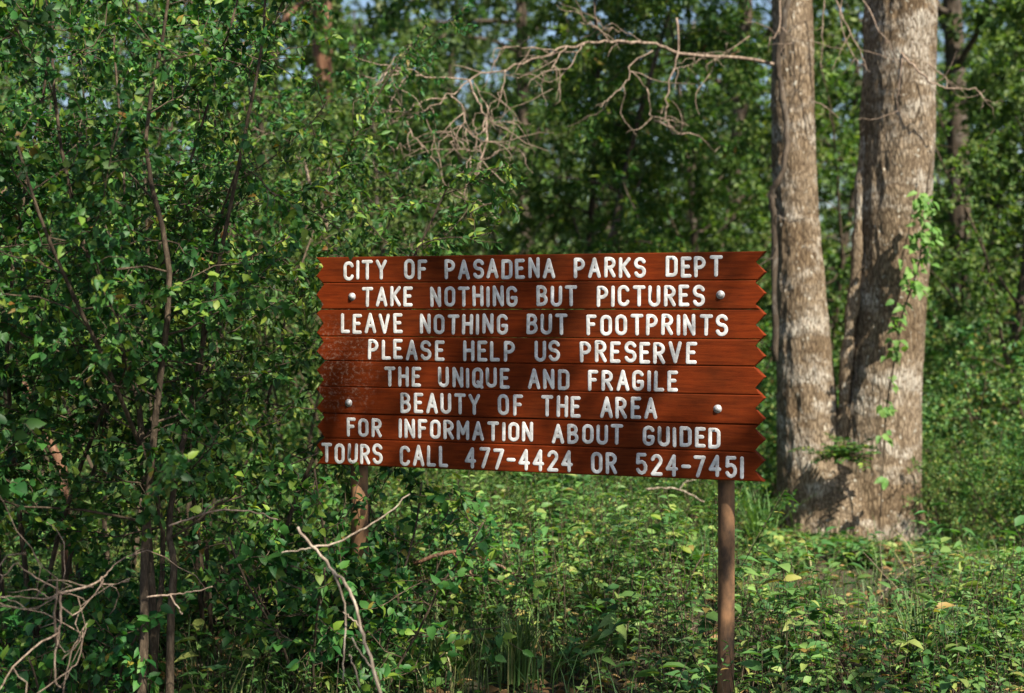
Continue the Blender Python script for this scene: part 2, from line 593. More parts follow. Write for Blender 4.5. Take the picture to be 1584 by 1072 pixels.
def glyphs():
    G = {}
    w = .46
    h = w / 2
    top, bot = arc(h, 1 - h, h, h, 180, 0), arc(h, h, h, h, 0, -180)
    O = top + bot + [(0, 1 - h)]
    G['O'] = (w, [O])
    G['Q'] = (w, [O, [(w * .55, .25), (w + .03, -.04)]])
    G['C'] = (w, [arc(h, 1 - h, h, h, 15, 180) + arc(h, h, h, h, 180, 345)])
    G['G'] = (w, [arc(h, 1 - h, h, h, 20, 180) + arc(h, h, h, h, 180, 360) + [(w, .43)], [(w * .55, .43), (w, .43)]])
    G['U'] = (w, [[(0, 1), (0, h)] + arc(h, h, h, h, 180, 360) + [(w, 1)]])
    G['I'] = (0, [[(0, 0), (0, 1)]])
    G['1'] = (0, [[(0, 0), (0, 1)]])
    G['T'] = (.5, [[(0, 1), (.5, 1)], [(.25, 0), (.25, 1)]])
    G['Y'] = (.5, [[(0, 1), (.25, .5)], [(.5, 1), (.25, .5)], [(.25, 0), (.25, .5)]])
    G['F'] = (.38, [[(0, 0), (0, 1)], [(0, 1), (.38, 1)], [(0, .54), (.3, .54)]])
    G['E'] = (.38, [[(0, 0), (0, 1)], [(0, 1), (.38, 1)], [(0, .53), (.3, .53)], [(0, 0), (.38, 0)]])
    G['L'] = (.37, [[(0, 1), (0, 0)], [(0, 0), (.37, 0)]])
    G['H'] = (w, [[(0, 0), (0, 1)], [(w, 0), (w, 1)], [(0, .52), (w, .52)]])
    G['N'] = (w, [[(0, 0), (0, 1)], [(0, 1), (w, 0)], [(w, 0), (w, 1)]])
    G['M'] = (.56, [[(0, 0), (0, 1)], [(0, 1), (.28, .3)], [(.28, .3), (.56, 1)], [(.56, 1), (.56, 0)]])
    G['A'] = (.52, [[(0, 0), (.26, 1)], [(.26, 1), (.52, 0)], [(.1, .34), (.42, .34)]])
    G['V'] = (.5, [[(0, 1), (.25, 0)], [(.25, 0), (.5, 1)]])
    G['K'] = (w, [[(0, 0), (0, 1)], [(w, 1), (0, .40)], [(.14, .55), (w, 0)]])
    bowl = lambda y0, y1, ww: [(0, y1), (ww - (y1 - y0) / 2, y1)] + arc(ww - (y1 - y0) / 2, (y0 + y1) / 2, (y1 - y0) / 2, (y1 - y0) / 2, 90, -90) + [(0, y0)]
    G['P'] = (.44, [[(0, 0), (0, 1)], bowl(.46, 1, .44)])
    G['R'] = (.45, [[(0, 0), (0, 1)], bowl(.48, 1, .44), [(.2, .48), (.45, 0)]])
    G['B'] = (.45, [[(0, 0), (0, 1)], bowl(.53, 1, .41), bowl(0, .53, .45)])
    G['D'] = (w, [[(0, 0), (0, 1)], [(0, 1), (w - .2, 1)] + arc(w - .2, .8, .2, .2, 90, 0) + arc(w - .2, .2, .2, .2, 0, -90) + [(0, 0)]])
    G['S'] = (w, [arc(h, .76, h, .24, 20, 180) + arc(h, .76, h, .24, 180, 262)[1:] + arc(h, .26, h, .26, 80, 0)[1:] + arc(h, .26, h, .26, 0, -160)[1:]])
    G['4'] = (.48, [[(.36, 0), (.36, 1)], [(.36, 1), (0, .32)], [(0, .32), (.48, .32)]])
    G['7'] = (w, [[(0, 1), (w, 1)], [(w, 1), (.12, 0)]])
    G['2'] = (w, [arc(h, .74, h, .26, 165, -20) + [(.02, .03)], [(0, 0), (w, 0)]])
    G['5'] = (w, [[(.42, 1), (.05, 1)], [(.05, 1), (.02, .56)], [(.02, .56)] + arc(h, .32, h, .31, 115, -155)])
    G['-'] = (.34, [[(0, .46), (.34, .46)]])
    return G


GL = glyphs()
STROKE = .0146
LINES = [('CITY OF PASADENA PARKS DEPT', -.824, .789, .342, .424), ('TAKE NOTHING BUT PICTURES', -.736, .722, .229, .313), ('LEAVE NOTHING BUT FOOTPRINTS', -.836, .810, .116, .200),
         ('PLEASE HELP US PRESERVE', -.710, .689, .0075, .092), ('THE UNIQUE AND FRAGILE', -.635, .616, -.103, -.020), ('BEAUTY OF THE AREA', -.560, .534, -.212, -.126),
         ('FOR INFORMATION ABOUT GUIDED', -.811, .785, -.318, -.238), ('TOURS CALL 477-4424 OR 524-7451', -.929, .874, -.433, -.346)]


def letter_line(text, x0, x1, y0, y1, rng, jog):
    hh = y1 - y0 - STROKE
    gap, sp = .37, .90
    adv, tot = [], 0.0
    for i, ch in enumerate(text):
        wd = sp - gap if ch == ' ' else GL[ch][0]
        adv.append(tot)
        tot += wd + gap
    tot -= gap
    sx = (x1 - x0 - STROKE) / tot
    mb = MB()
    for ch, a in zip(text + ' ', adv + [0]):
        if ch == ' ':                       # one mesh per word
            mb.v = [v + np.array([0, 0, jog + .0006], np.float32) for v in mb.v]
            face_obj('lettering', mb, M_WHITE)
            mb = MB()
            continue
        jx, jy, ja, js = rng.normal(0, .0010), rng.normal(0, .0012), rng.normal(0, .012), 1 + rng.normal(0, .015)
        for st in GL[ch][1]:
            P = np.array([(x0 + STROKE / 2 + a * sx + x * sx + jx - ja * y * hh, y0 + STROKE / 2 + y * hh * js + jy, 0) for x, y in st])
            if len(P) == 2:
                P = P[0] + (P[1] - P[0]) * np.linspace(0, 1, 5)[:, None]
            d0, d1 = norm(P[0] - P[1]), norm(P[-1] - P[-2])
            r = STROKE / 2
            P = np.vstack([P[0] + d0 * r, P[0] + d0 * r * .8, P[0] + d0 * r * .45, P, P[-1] + d1 * r * .45, P[-1] + d1 * r * .8, P[-1] + d1 * r])
            R = np.full(len(P), r)
            R[[0, -1]], R[[1, -2]], R[[2, -3]] = r * .15, r * .6, r * .9
            R *= 1 + rng.normal(0, .02, len(P))
            mb.tube(P, R, 10, flat=.11)


rng = np.random.default_rng(3)
for L, jg in zip(LINES, JOG):
    letter_line(*L, rng, jg)


def lathe(mb, prof, n=20, c=(0, 0, 0)):
    prof = np.asarray(prof, float)
    th = np.arange(n) * 2 * PI / n
    v = np.stack([prof[:, 0, None] * np.cos(th) + c[0], prof[:, 0, None] * np.sin(th) + c[1], np.broadcast_to(prof[:, 1, None], (len(prof), n)) + c[2]], -1).reshape(-1, 3)
    i = np.arange(len(prof) - 1)[:, None] * n
    j = np.arange(n)[None]
    mb.add(v, np.stack([i + j, i + (j + 1) % n, i + n + (j + 1) % n, i + n + j], -1).reshape(-1, 4))


for bx, by in ((-.782, .272), (-.799, -.176), (.782, .2745), (.772, -.165)):
    mb = MB()
    lathe(mb, [(.0165, -.001), (.0165, .0018), (.0125, .0024), (.0122, .0036), (.0108, .0068), (.0073, .0094), (.0035, .0105), (.0001, .0108)], 20, (bx, by, .001))
    face_obj('bolt', mb, M_BOLT)
for sx_ in (-.79, .79):
    mb = MB()
    z = np.linspace(-.25, SZ + .40, 30)
    mb.tube(np.stack([np.full(30, sx_) + .003 * np.sin(z * 3), np.full(30, SIGN_T + .037), z], -1), .0325 if sx_ > 0 else .037, 24)
    mb.build('post', M_RUST, sign)


def blocks_sign(p):
    """True for points in the pruned strip that keeps the front of the panel readable"""
    p = np.atleast_2d(p)
    c, s = math.cos(SIGN_YAW), math.sin(SIGN_YAW)
    e = np.array([0, 0, CAM_H])
    nrm = np.array([s, -c, 0])
    o = np.array([.0646, 5.729, SZ])
    den = (p - e) @ nrm
    tt = ((o - e) @ nrm) / np.where(abs(den) < 1e-6, 1e-6, den)
    h = e + (p - e) * tt[:, None] - o
    u, v = h @ np.array([c, s, 0]), h[:, 2]
    front = tt > .98
    cut = front & (u > -.985) & (u < .99) & (v > -.47) & (v < .47) & (tt < 20)
    keep_corner = (u < -.66) & (v < -.375) & (u > -.95)
    return cut & ~keep_corner


def prune(pos, d):
    k = ~blocks_sign(pos)
    return pos[k], d[k]


# ------------------------------------------------------------------ big forked tree by the sign
def big_tree():
    base = px(1310, 832, 10.0)
    base[2] = 0
    t = thing('forked_tree', 'large grey-brown tree whose two lichen-patched trunks part just above the ground', 'tree', tuple(base))
    d = 10.0
    bm = bmesh.new()
    mb = MB()

    def trunk(ctrl):
        P, R = [], []
        for x, y, wpx, dd in ctrl:
            P.append(px(x, y, d + dd) - base)
            R.append(wpx / 2 / FPX * (d + dd))
        P = curve(P, 60)
        R = curve(np.array([[r, 0, 0] for r in R]), 60)[:, 0]
        mb.tube(P, R, 28)
    trunk([(1262, 905, 215, .05), (1264, 850, 170, .05), (1258, 780, 112, 0), (1252, 700, 96, 0), (1246, 600, 87, 0), (1237, 450, 75, 0), (1229, 300, 68, .02), (1226, 150, 64, .05), (1225, 20, 60, .1), (1215, -160, 52, .2), (1190, -420, 38, .3), (1160, -800, 20, .5)])
    trunk([(1356, 905, 215, .05), (1354, 850, 176, .05), (1352, 780, 145, 0), (1358, 700, 130, 0), (1365, 600, 117, 0), (1378, 450, 108, -.02), (1386, 300, 106, -.05), (1392, 150, 104, -.08), (1396, 20, 101, -.1), (1405, -160, 92, -.2), (1430, -420, 74, -.3), (1480, -800, 48, -.6), (1520, -1200, 20, -.9)])
    trunk([(1304, 905, 215, .05), (1304, 850, 185, .03), (1304, 790, 150, 0), (1303, 740, 105, .02), (1302, 705, 60, .05), (1302, 690, 30, .05)])
    me = mb.mesh('trunk', M_OAK)
    o = link('trunk', me)
    md = o.modifiers.new('m', 'REMESH')
    md.mode, md.voxel_size = 'VOXEL', .017
    sm = o.modifiers.new('s', 'SMOOTH')
    sm.factor, sm.iterations = .5, 6
    dg = bpy.context.evaluated_depsgraph_get()
    me2 = bpy.data.meshes.new_from_object(o.evaluated_get(dg))
    bpy.data.objects.remove(o)
    n = len(me2.vertices)
    co = np.empty(n * 3, np.float32)
    no = np.empty(n * 3, np.float32)
    me2.vertices.foreach_get('co', co)
    me2.vertex_normals.foreach_get('vector', no)
    co, no = co.reshape(-1, 3), no.reshape(-1, 3)
    h = np.empty(n)
    for i, (x, y, z_) in enumerate(co):
        a = mnoise.noise((x * 22, y * 22, z_ * 2.6)) + .6 * mnoise.noise((x * 38, y * 38, z_ * 9))
        b = mnoise.noise((x * 3, y * 3, z_ * 1.4))
        h[i] = .010 * (1 - 2.2 * abs(a)) + .010 * b
    co = co + no * h[:, None].astype(np.float32)
    me2.vertices.foreach_set('co', co.ravel())
    me2.polygons.foreach_set('use_smooth', np.ones(len(me2.polygons), bool))
    me2.materials.clear()
    me2.materials.append(M_OAK)
    me2.name = 'trunk'
    link('trunk', me2, t)
    # the crown above the frame, on limbs of its own
    rg = np.random.default_rng(11)
    wd, LV = MB(), Leaves()
    for x, y, dd, tgt, r in ((1185, -460, .3, (-2.2, .8, 8.2), .09), (1165, -760, .5, (.3, 2.2, 9.6), .07), (1440, -500, -.35, (1.9, -.3, 8.4), .10), (1480, -800, -.6, (2.6, 1.6, 9.8), .09), (1500, -1000, -.75, (.9, .9, 10.6), .07)):
        p0 = px(x, y, d + dd) - base
        path = curve([p0, (p0 + np.array(tgt)) / 2 + rg.normal(0, .15, 3), np.array(tgt)], 10)
        grow(rg, wd, LV, path, r, .02, t0=.15, nb=10, bl=(.9, 1.8), ntw=12, twl=(.3, .6), lpt=16, twig_r=.004, up=.3)
    p, dv = LV.get()
    lf = MB()
    leaves(lf, rg, p, dv, rg.uniform(.07, .12, len(p)), rg.uniform(.04, .065, len(p)), far=True)
    wd.build('limb', M_BARK, t)
    lf.build('crown', M_LEAFD, t)
    return t, base


TREE, TBASE = big_tree()


def twigs(name, label, cat, lines, mat_, group=None, parent=None, base=None, n=8, rs=1.0, wob=.006, seed=1, extra=0):
    """bare branchwork: lines = [(r0, r1, [(x, y, d), ...]), ...]"""
    rg = np.random.default_rng(seed)
    if parent is None:
        b = px(*lines[0][2][0])
        b[2] = max(0, min(b[2], px(*lines[0][2][-1])[2]))
        o = thing(name, label, cat, tuple(b), group)
        base, nm = b, 'branchwork'
    else:
        o, nm = parent, name
    mb = MB()
    for r0, r1, pts in lines:
        P = curve([px(*q) for q in pts], max(8, n * len(pts) // 2)) - base
        P = P + rg.normal(0, wob, P.shape) * np.linspace(.2, 1, len(P))[:, None]
        mb.tube(P, np.linspace(r0, r1, len(P)) * rs, 6)
        for q in range(extra):
            i = rg.integers(len(P) // 4, len(P) - 1)
            d = norm(P[i + 1] - P[i]) * .8 + norm(rg.normal(0, 1, 3)) * .8
            tw = wander(rg, P[i], d, rg.uniform(.15, .5), 6, .35, -.05)
            mb.tube(tw, np.linspace(min(r1, .0045), .0015, 7), 4)
    mb.build(nm, mat_, o)
    return o


def z6(pts, d0, d1):
    n = len(pts)
    return [(450 + a / 2.112, b / 2.112, d0 + (d1 - d0) * i / max(1, n - 1)) for i, (a, b) in enumerate(pts)]


main = z6([(1600, 215), (1480, 190), (1380, 185), (1270, 175), (1210, 150), (1130, 135), (1040, 135), (960, 140), (880, 160), (760, 205), (640, 235), (580, 260), (520, 310), (440, 360), (340, 410)], 9.95, 8.6)
dl = [(.021, .005, main)]
for r, pts, da, db in [
    (.010, [(1040, 135), (1000, 90), (950, 70)], 9.2, 9.0), (.008, [(960, 140), (930, 180), (880, 250), (790, 280)], 9.1, 8.9), (.008, [(900, 150), (850, 220), (780, 280)], 9.05, 8.8),
    (.012, [(1262, 60), (1265, 170), (1240, 260), (1225, 360), (1240, 425), (1290, 440)], 9.4, 9.3), (.008, [(1165, 290), (1180, 380), (1230, 400)], 9.35, 9.3),
    (.012, [(580, 260), (600, 310), (630, 380), (640, 450), (620, 520), (590, 600), (555, 645)], 8.8, 8.6), (.007, [(640, 450), (600, 490), (560, 500)], 8.7, 8.5), (.007, [(650, 460), (700, 470), (740, 490)], 8.7, 8.8),
    (.009, [(520, 310), (560, 350), (570, 410), (565, 480)], 8.7, 8.6), (.006, [(560, 410), (530, 425), (505, 445)], 8.7, 8.6), (.008, [(440, 360), (380, 390), (400, 440), (430, 490), (380, 485), (320, 490)], 8.65, 8.4),
    (.010, [(580, 260), (440, 250), (360, 240), (250, 245)], 8.8, 8.4), (.007, [(380, 250), (340, 300), (330, 345)], 8.5, 8.4), (.008, [(510, 320), (430, 330), (370, 370), (330, 400)], 8.7, 8.5),
    (.009, [(1180, 165), (1110, 210), (1100, 260), (1050, 310), (1010, 350)], 9.3, 9.1), (.007, [(1500, 115), (1400, 190), (1365, 245)], 9.7, 9.6), (.006, [(600, 270), (640, 350), (660, 400), (720, 390)], 8.75, 8.7),
    (.006, [(595, 390), (605, 440), (600, 500), (570, 530)], 8.7, 8.6), (.006, [(620, 520), (660, 510), (700, 440), (735, 390)], 8.7, 8.75), (.006, [(700, 230), (690, 300), (650, 400)], 8.85, 8.7),
    (.007, [(870, 165), (760, 150), (670, 155)], 8.95, 8.8), (.006, [(430, 360), (470, 460), (500, 600), (540, 640)], 8.6, 8.5), (.006, [(370, 250), (350, 220), (330, 240), (300, 300)], 8.45, 8.4),
    (.006, [(420, 530), (360, 560), (310, 610)], 8.5, 8.4), (.006, [(1150, 140), (1090, 100), (1020, 95)], 9.25, 9.2), (.005, [(1240, 225), (1300, 215), (1350, 190)], 9.4, 9.5)]:
    dl.append((r, r * .45, z6(pts, da, db)))
twigs('dead_branch', None, None, dl, M_DEAD, parent=TREE, base=TBASE, wob=.012, rs=.58, extra=5)
twigs('bare_twig', None, None, [
    (.012, .005, [(1392, 80, 9.7), (1410, 100, 9.6), (1440, 126, 9.5), (1465, 136, 9.5), (1507, 136, 9.5)]), (.006, .003, [(1435, 98, 9.6), (1460, 118, 9.55), (1467, 134, 9.5)]),
    (.007, .003, [(1507, 136, 9.5), (1520, 150, 9.5), (1516, 175, 9.5)]),
    (.008, .003, [(1280, -30, 9.8), (1310, 42, 9.7), (1330, 80, 9.65), (1343, 112, 9.6)]), (.007, .003, [(1330, -10, 9.7), (1360, 46, 9.6), (1379, 71, 9.6)]), (.006, .003, [(1306, -20, 9.6), (1300, 30, 9.6), (1322, 90, 9.55), (1338, 100, 9.5)]),
    (.008, .003, [(1206, -30, 9.7), (1205, 40, 9.65), (1190, 63, 9.6), (1188, 80, 9.6)]), (.006, .003, [(1205, 40, 9.65), (1225, 55, 9.6)]), (.006, .003, [(1258, 155, 9.85), (1280, 168, 9.8), (1298, 183, 9.8)]),
    (.006, .003, [(1275, -20, 9.7), (1272, 60, 9.7), (1268, 112, 9.7)]), (.006, .003, [(1396, 90, 9.62), (1390, 140, 9.6), (1388, 158, 9.6), (1404, 190, 9.6)])], M_DEAD, parent=TREE, base=TBASE, wob=.008, seed=4, rs=.8, extra=2)


def climbing():
    # leafy vine on the right trunk
    path = [(1440, 250, 9.62), (1433, 300, 9.62), (1428, 350, 9.58), (1424, 395, 9.56), (1412, 440, 9.52), (1395, 490, 9.5), (1386, 545, 9.48), (1372, 630, 9.47), (1366, 720, 9.46), (1362, 800, 9.42)]
    b = px(1362, 815, 9.42)
    b[2] = 0
    o = thing('climbing_vine', 'bright green leafy vine climbing the right-hand trunk of the forked tree', 'vine', tuple(b))
    P = curve([px(*q) for q in path], 50) - b
    mb = MB()
    mb.tube(P, .006, 6)
    mb.build('stem', M_STEM, o)
    rg = np.random.default_rng(5)
    pos, dr = [], []
    for x, y, k, sp in ((1428, 308, 20, 11), (1424, 335, 16, 10), (1424, 362, 16, 11), (1436, 320, 10, 8), (1442, 350, 10, 9), (1430, 385, 26, 17), (1415, 400, 14, 13), (1405, 432, 18, 13), (1418, 445, 14, 11), (1396, 470, 8, 8),
                       (1385, 500, 12, 9), (1386, 525, 5, 7), (1382, 545, 12, 10), (1377, 590, 5, 7), (1370, 630, 14, 10), (1368, 680, 5, 7), (1364, 740, 6, 8)):
        for i in range(k):
            q = px(x + rg.normal(0, sp * .7), y + rg.normal(0, sp * .7), 9.46 + rg.normal(0, .04)) - b
            pos.append(q)
            dr.append((rg.normal(0, .7), -.5 + rg.normal(0, .3), -.5 + rg.normal(0, .4)))
    lf = MB()
    leaves(lf, rg, np.array(pos), np.array(dr), rg.uniform(.045, .09, len(pos)), rg.uniform(.035, .065, len(pos)), upv=(.3, -.6, .8), rnd=.3)
    lf.build('foliage', M_VINE, o)
    # woody vines
    for lab, ctrl, r in (('dark twisted woody vine hugging the left edge of the left trunk', [(1200, 560, 9.86), (1198, 430, 9.84), (1197, 340, 9.82), (1194, 300, 9.78), (1212, 262, 9.74), (1217, 200, 9.78), (1207, 130, 9.80), (1203, 90, 9.80), (1210, 55, 9.8), (1222, -20, 9.85)], .021),
                         ('thick straight woody vine rising from the fork along the right trunk', [(1298, 700, 9.85), (1303, 655, 9.87), (1311, 541, 9.88), (1322, 440, 9.90), (1330, 330, 9.92), (1340, 190, 9.95), (1345, 40, 9.9), (1350, -60, 9.9)], .042)):
        b = px(*ctrl[0])
        o = thing('woody_vine', lab, 'vine', tuple(b), 'woody vines on the forked tree')
        mb = MB()
        P = curve([px(*q) for q in ctrl], 60) - b
        P += rg.normal(0, .003, P.shape)
        mb.tube(P, r * (1 + .12 * np.sin(np.arange(60) * .9) + rg.normal(0, .05, 60)), 10)
        mb.build('stem', M_BARK if r < .03 else M_OAK, o)
        for k in range(5):
            mb = MB()
            i = rg.integers(5, 50)
            tw = wander(rg, P[i], np.array([rg.normal(0, .6), -.3, rg.normal(0, .8)]), rg.uniform(.15, .4), 6, .4)
            mb.tube(tw, np.linspace(.006, .002, 7), 5)
            mb.build('tendril', M_BARK, o)


climbing()


def sprig_plant(name, label, cat, loc, rg, n=14, L=(.08, .12), wr=.5, h=.3, m=M_WEED, group=None, spread=.7, ns=4, lean=(0, 0)):
    """low plant: a few stems, leaves set along them"""
    o = thing(name, label, cat, tuple(loc), group)
    wd, pos, dr = MB(), [], []
    for s in range(ns):
        a = rg.uniform(0, 2 * PI)
        d = np.array([math.cos(a) * spread + lean[0], math.sin(a) * spread + lean[1], 1.0])
        P = wander(rg, (0, 0, -.02), d, h * rg.uniform(.75, 1.1), 6, .15)
        wd.tube(P, np.linspace(.004, .0015, 7), 5)
        for k in range(n):
            t = .25 + .75 * k / max(1, n - 1)
            q = along(P, np.array([t]))[0]
            aa = k * 2.4 + rg.normal(0, .3)
            pos.append(q)
            dr.append((math.cos(aa), math.sin(aa), rg.uniform(-.15, .6)))
    wd.build('stem', M_STEM, o)
    lf = MB()
    k = len(pos)
    LL = rg.uniform(*L, k)
    leaves(lf, rg, np.array(pos), np.array(dr), LL, LL * wr * rg.uniform(.85, 1.15, k), rnd=.3)
    lf.build('foliage', m, o)
    return o


def fern():
    rg = np.random.default_rng(8)
    b = px(1304, 708, 9.58)
    o = thing('fern', 'dark green fern tuft growing in the fork between the two trunks', 'fern', tuple(b))
    pos, dr, st = [], [], MB()
    for k in range(30):
        a = rg.uniform(-.4, PI + .4) + PI
        P = wander(rg, (rg.normal(0, .06), 0, rg.normal(0, .02)), (math.cos(a), math.sin(a) * .7, .9), rg.uniform(.16, .27), 7, .12, -.16)
        st.tube(P, .002, 4)
        for i in range(14):
            q = along(P, np.array([.15 + .85 * i / 13]))[0]
            s = 1 if i % 2 else -1
            t = norm(P[-1] - P[0])
            pos.append(q)
            dr.append(np.cross(t, (0, 0, 1)) * s + t * .4)
    st.build('stem', M_STEM, o)
    lf = MB()
    leaves(lf, rg, np.array(pos), np.array(dr), rg.uniform(.035, .065, len(pos)), .026, rnd=.3)
    lf.build('frond', M_LEAF, o)


fern()


# ------------------------------------------------------------------ thicket left of the sign
def shrub(name, label, cat, base, stems, seed, m=M_LEAF, Ls=(.024, .050), wr=(.55, .9), far=False, group=None, twig_r=.0022, wm=None, pr=True, **kw):
    """stems = list of (path in world space, r0, r1)"""
    rg = np.random.default_rng(seed)
    base = np.array([base[0], base[1], 0.0])
    o = thing(name, label, cat, tuple(base), group)
    LV = Leaves()
    for path, r0, r1 in stems:
        wd = MB()
        grow(rg, wd, LV, path - base, r0, r1, twig_r=twig_r, ok=(lambda q: not blocks_sign(q + base).any()) if pr else None, **kw)
        wd.build('stem', wm or M_STEM, o)
    p, d = LV.get()
    if pr:
        k = ~blocks_sign(p + base)
        p, d = p[k], d[k]
    lf = MB()
    L = rg.uniform(*Ls, len(p))
    leaves(lf, rg, p, d, L, L * rg.uniform(*wr, len(p)), far=far, upv=(.15, -.3, .8))
    lf.build('foliage', m, o)
    return o


def free_stems(rg, X, Y, h, n, spread, r):
    out = []
    for i in range(n):
        a = rg.uniform(0, 2 * PI)
        d = np.array([math.cos(a) * spread, math.sin(a) * spread, 1])
        out.append((wander(rg, (X + .12 * math.cos(a), Y + .12 * math.sin(a), -.05), d, h * rg.uniform(.8, 1.1), 9, .10, .03), r * rg.uniform(.8, 1.2), .004))
    return out


# the many-stemmed small tree
st = [(curve([px(262, 1120, 5.2), px(264, 960, 5.2), px(269, 870, 5.2), px(262, 800, 5.25), px(300, 600, 5.3), px(340, 400, 5.2), px(380, 200, 5.1), px(410, 30, 5.0), px(400, -150, 5.0)], 22), .016, .003),
      (curve([px(238, 1120, 5.3), px(237, 960, 5.3), px(232, 870, 5.3), px(222, 720, 5.35), px(212, 610, 5.4), px(183, 527, 5.4), px(130, 380, 5.3), px(90, 200, 5.2), px(75, 20, 5.2), px(40, -150, 5.2)], 22), .017, .003),
      (curve([px(216, 1120, 5.15), px(223, 990, 5.15), px(224, 850, 5.2), px(240, 650, 5.1), px(262, 420, 5.0), px(225, 220, 5.1), px(260, 0, 5.0), px(240, -200, 5.0)], 22), .019, .003),
      (curve([px(233, 1120, 5.4), px(241, 1000, 5.4), px(250, 800, 5.5), px(180, 600, 5.0), px(110, 450, 4.8), px(60, 330, 4.7), px(20, 200, 4.7)], 20), .012, .004)]
shrub('understory_tree', 'small many-stemmed leafy tree with bare slim grey stems left of the sign', 'tree', px(235, 1100, 5.25), st, 21, t0=.30, nb=15, bl=(.40, .95), ntw=11, twl=(.10, .24), lpt=16, wm=M_STEM, Ls=(.022, .050))

# leafy shrubs around and behind it: (x at base, d, height, stems, label)
TH = [(60, 6.3, 3.3, 4, 'tall leafy shrub at the left edge directly behind the small many-stemmed tree', (.020, .040), (.6, .95)),
      (350, 6.6, 2.7, 5, 'dense dark leafy shrub between the many-stemmed tree and the sign, touching its zigzag end', (.030, .058), (.40, .60)),
      (455, 9.4, 3.3, 4, 'slender leafy shrub showing above the top left corner of the sign', (.022, .045), (.5, .8)),
      (170, 7.6, 4.0, 4, 'tall bushy shrub behind the many-stemmed tree, in the middle of the thicket', (.018, .036), (.5, .9)),
      (-110, 5.3, 3.0, 3, 'shrub reaching in from beyond the left edge of the picture', (.035, .070), (.6, .9)),
      (310, 8.7, 4.4, 5, 'tall shrub deep in the thicket behind the dense dark shrub', (.025, .050), (.35, .6)),
      (20, 9.3, 4.4, 5, 'tall shrub farthest back at the left edge of the thicket', (.025, .05), (.5, .8))]
for i, (x, d, h, n, lab, ls, wr_) in enumerate(TH):
    rg = np.random.default_rng(100 + i)
    b = px(x, 900, d)
    big = float(np.mean(ls)) / .037
    shrub('leafy_shrub', lab, 'shrub', b, free_stems(rg, b[0], b[1], h, n, .18, .012), 200 + i, t0=.27 if d < 7 else .36, nb=18, bl=(.40, .95), ntw=10, twl=(.10, .24), lpt=int(15 / big ** 1.2), Ls=ls, wr=wr_, group='shrubs of the thicket left of the sign', m=M_LEAF2 if i in (2, 6) else M_LEAF)
LOW = [(535, 5.62, 1.0, 7, 'low leafy bush under the lower left corner of the sign, hiding its left post'),
       (610, 6.1, .62, 5, 'low bush just right of the left sign post'),
       (90, 5.4, .55, 4, 'low dark bush behind the dead twig tangle at the lower left'),
       (150, 6.4, .45, 4, 'low leafy leafy bush behind the bare slim stems'),
       (430, 7.0, .6, 5, 'low leafy bush behind the left sign post'),
       (20, 8.6, .8, 6, 'pale sunlit bush in the clearing at the left edge'),
       (690, 7.4, .6, 5, 'low bush in the weeds below the middle of the sign')]
for i, (x, d, h, n, lab) in enumerate(LOW):
    rg = np.random.default_rng(130 + i)
    b = px(x, 900, d)
    shrub('low_bush', lab, 'bush', b, free_stems(rg, b[0], b[1], h, n, .45, .006), 240 + i, t0=.12, nb=9, bl=(.22, .42), ntw=5, twl=(.10, .20), lpt=8, Ls=(.03, .06), group='low bushes in front of the thicket', m=M_LEAF if i != 5 else M_WEED)

# leaning reddish sapling at the left edge
lp = curve([px(99, 760, 7.4), px(97, 726, 7.4), px(77, 685, 7.4), px(50, 628, 7.4), px(15, 534, 7.4), px(-20, 430, 7.4), px(-50, 330, 7.4)], 16)
lp = np.vstack([[lp[0][0] + .02, lp[0][1], -.05], lp])
shrub('leaning_sapling', 'leaning bare reddish-brown stem crossing the gap at the left edge', 'sapling', lp[0], [(lp, .028, .014)], 61, t0=.8, nb=5, bl=(.4, .7), ntw=6, twl=(.15, .3), lpt=8, wm=M_RED)
lp = curve([px(535, 440, 8.4), px(522, 395, 8.4), px(500, 335, 8.4), px(480, 288, 8.4), px(470, 240, 8.4)], 12)
lp = np.vstack([[lp[0][0] + .1, lp[0][1], -.05], lp])
shrub('leaning_sapling', 'thin leaning pole-like sapling above the upper left corner of the sign', 'sapling', lp[0], [(lp, .016, .009)], 62, t0=.75, nb=5, bl=(.3, .6), ntw=6, twl=(.15, .3), lpt=8, wm=M_DEAD)


def z3(*pts, d=4.6, d1=None):
    d1 = d if d1 is None else d1
    return [(a / 2.64, 700 + b / 2.64, d + (d1 - d) * i / max(1, len(pts) - 1)) for i, (a, b) in enumerate(pts)]


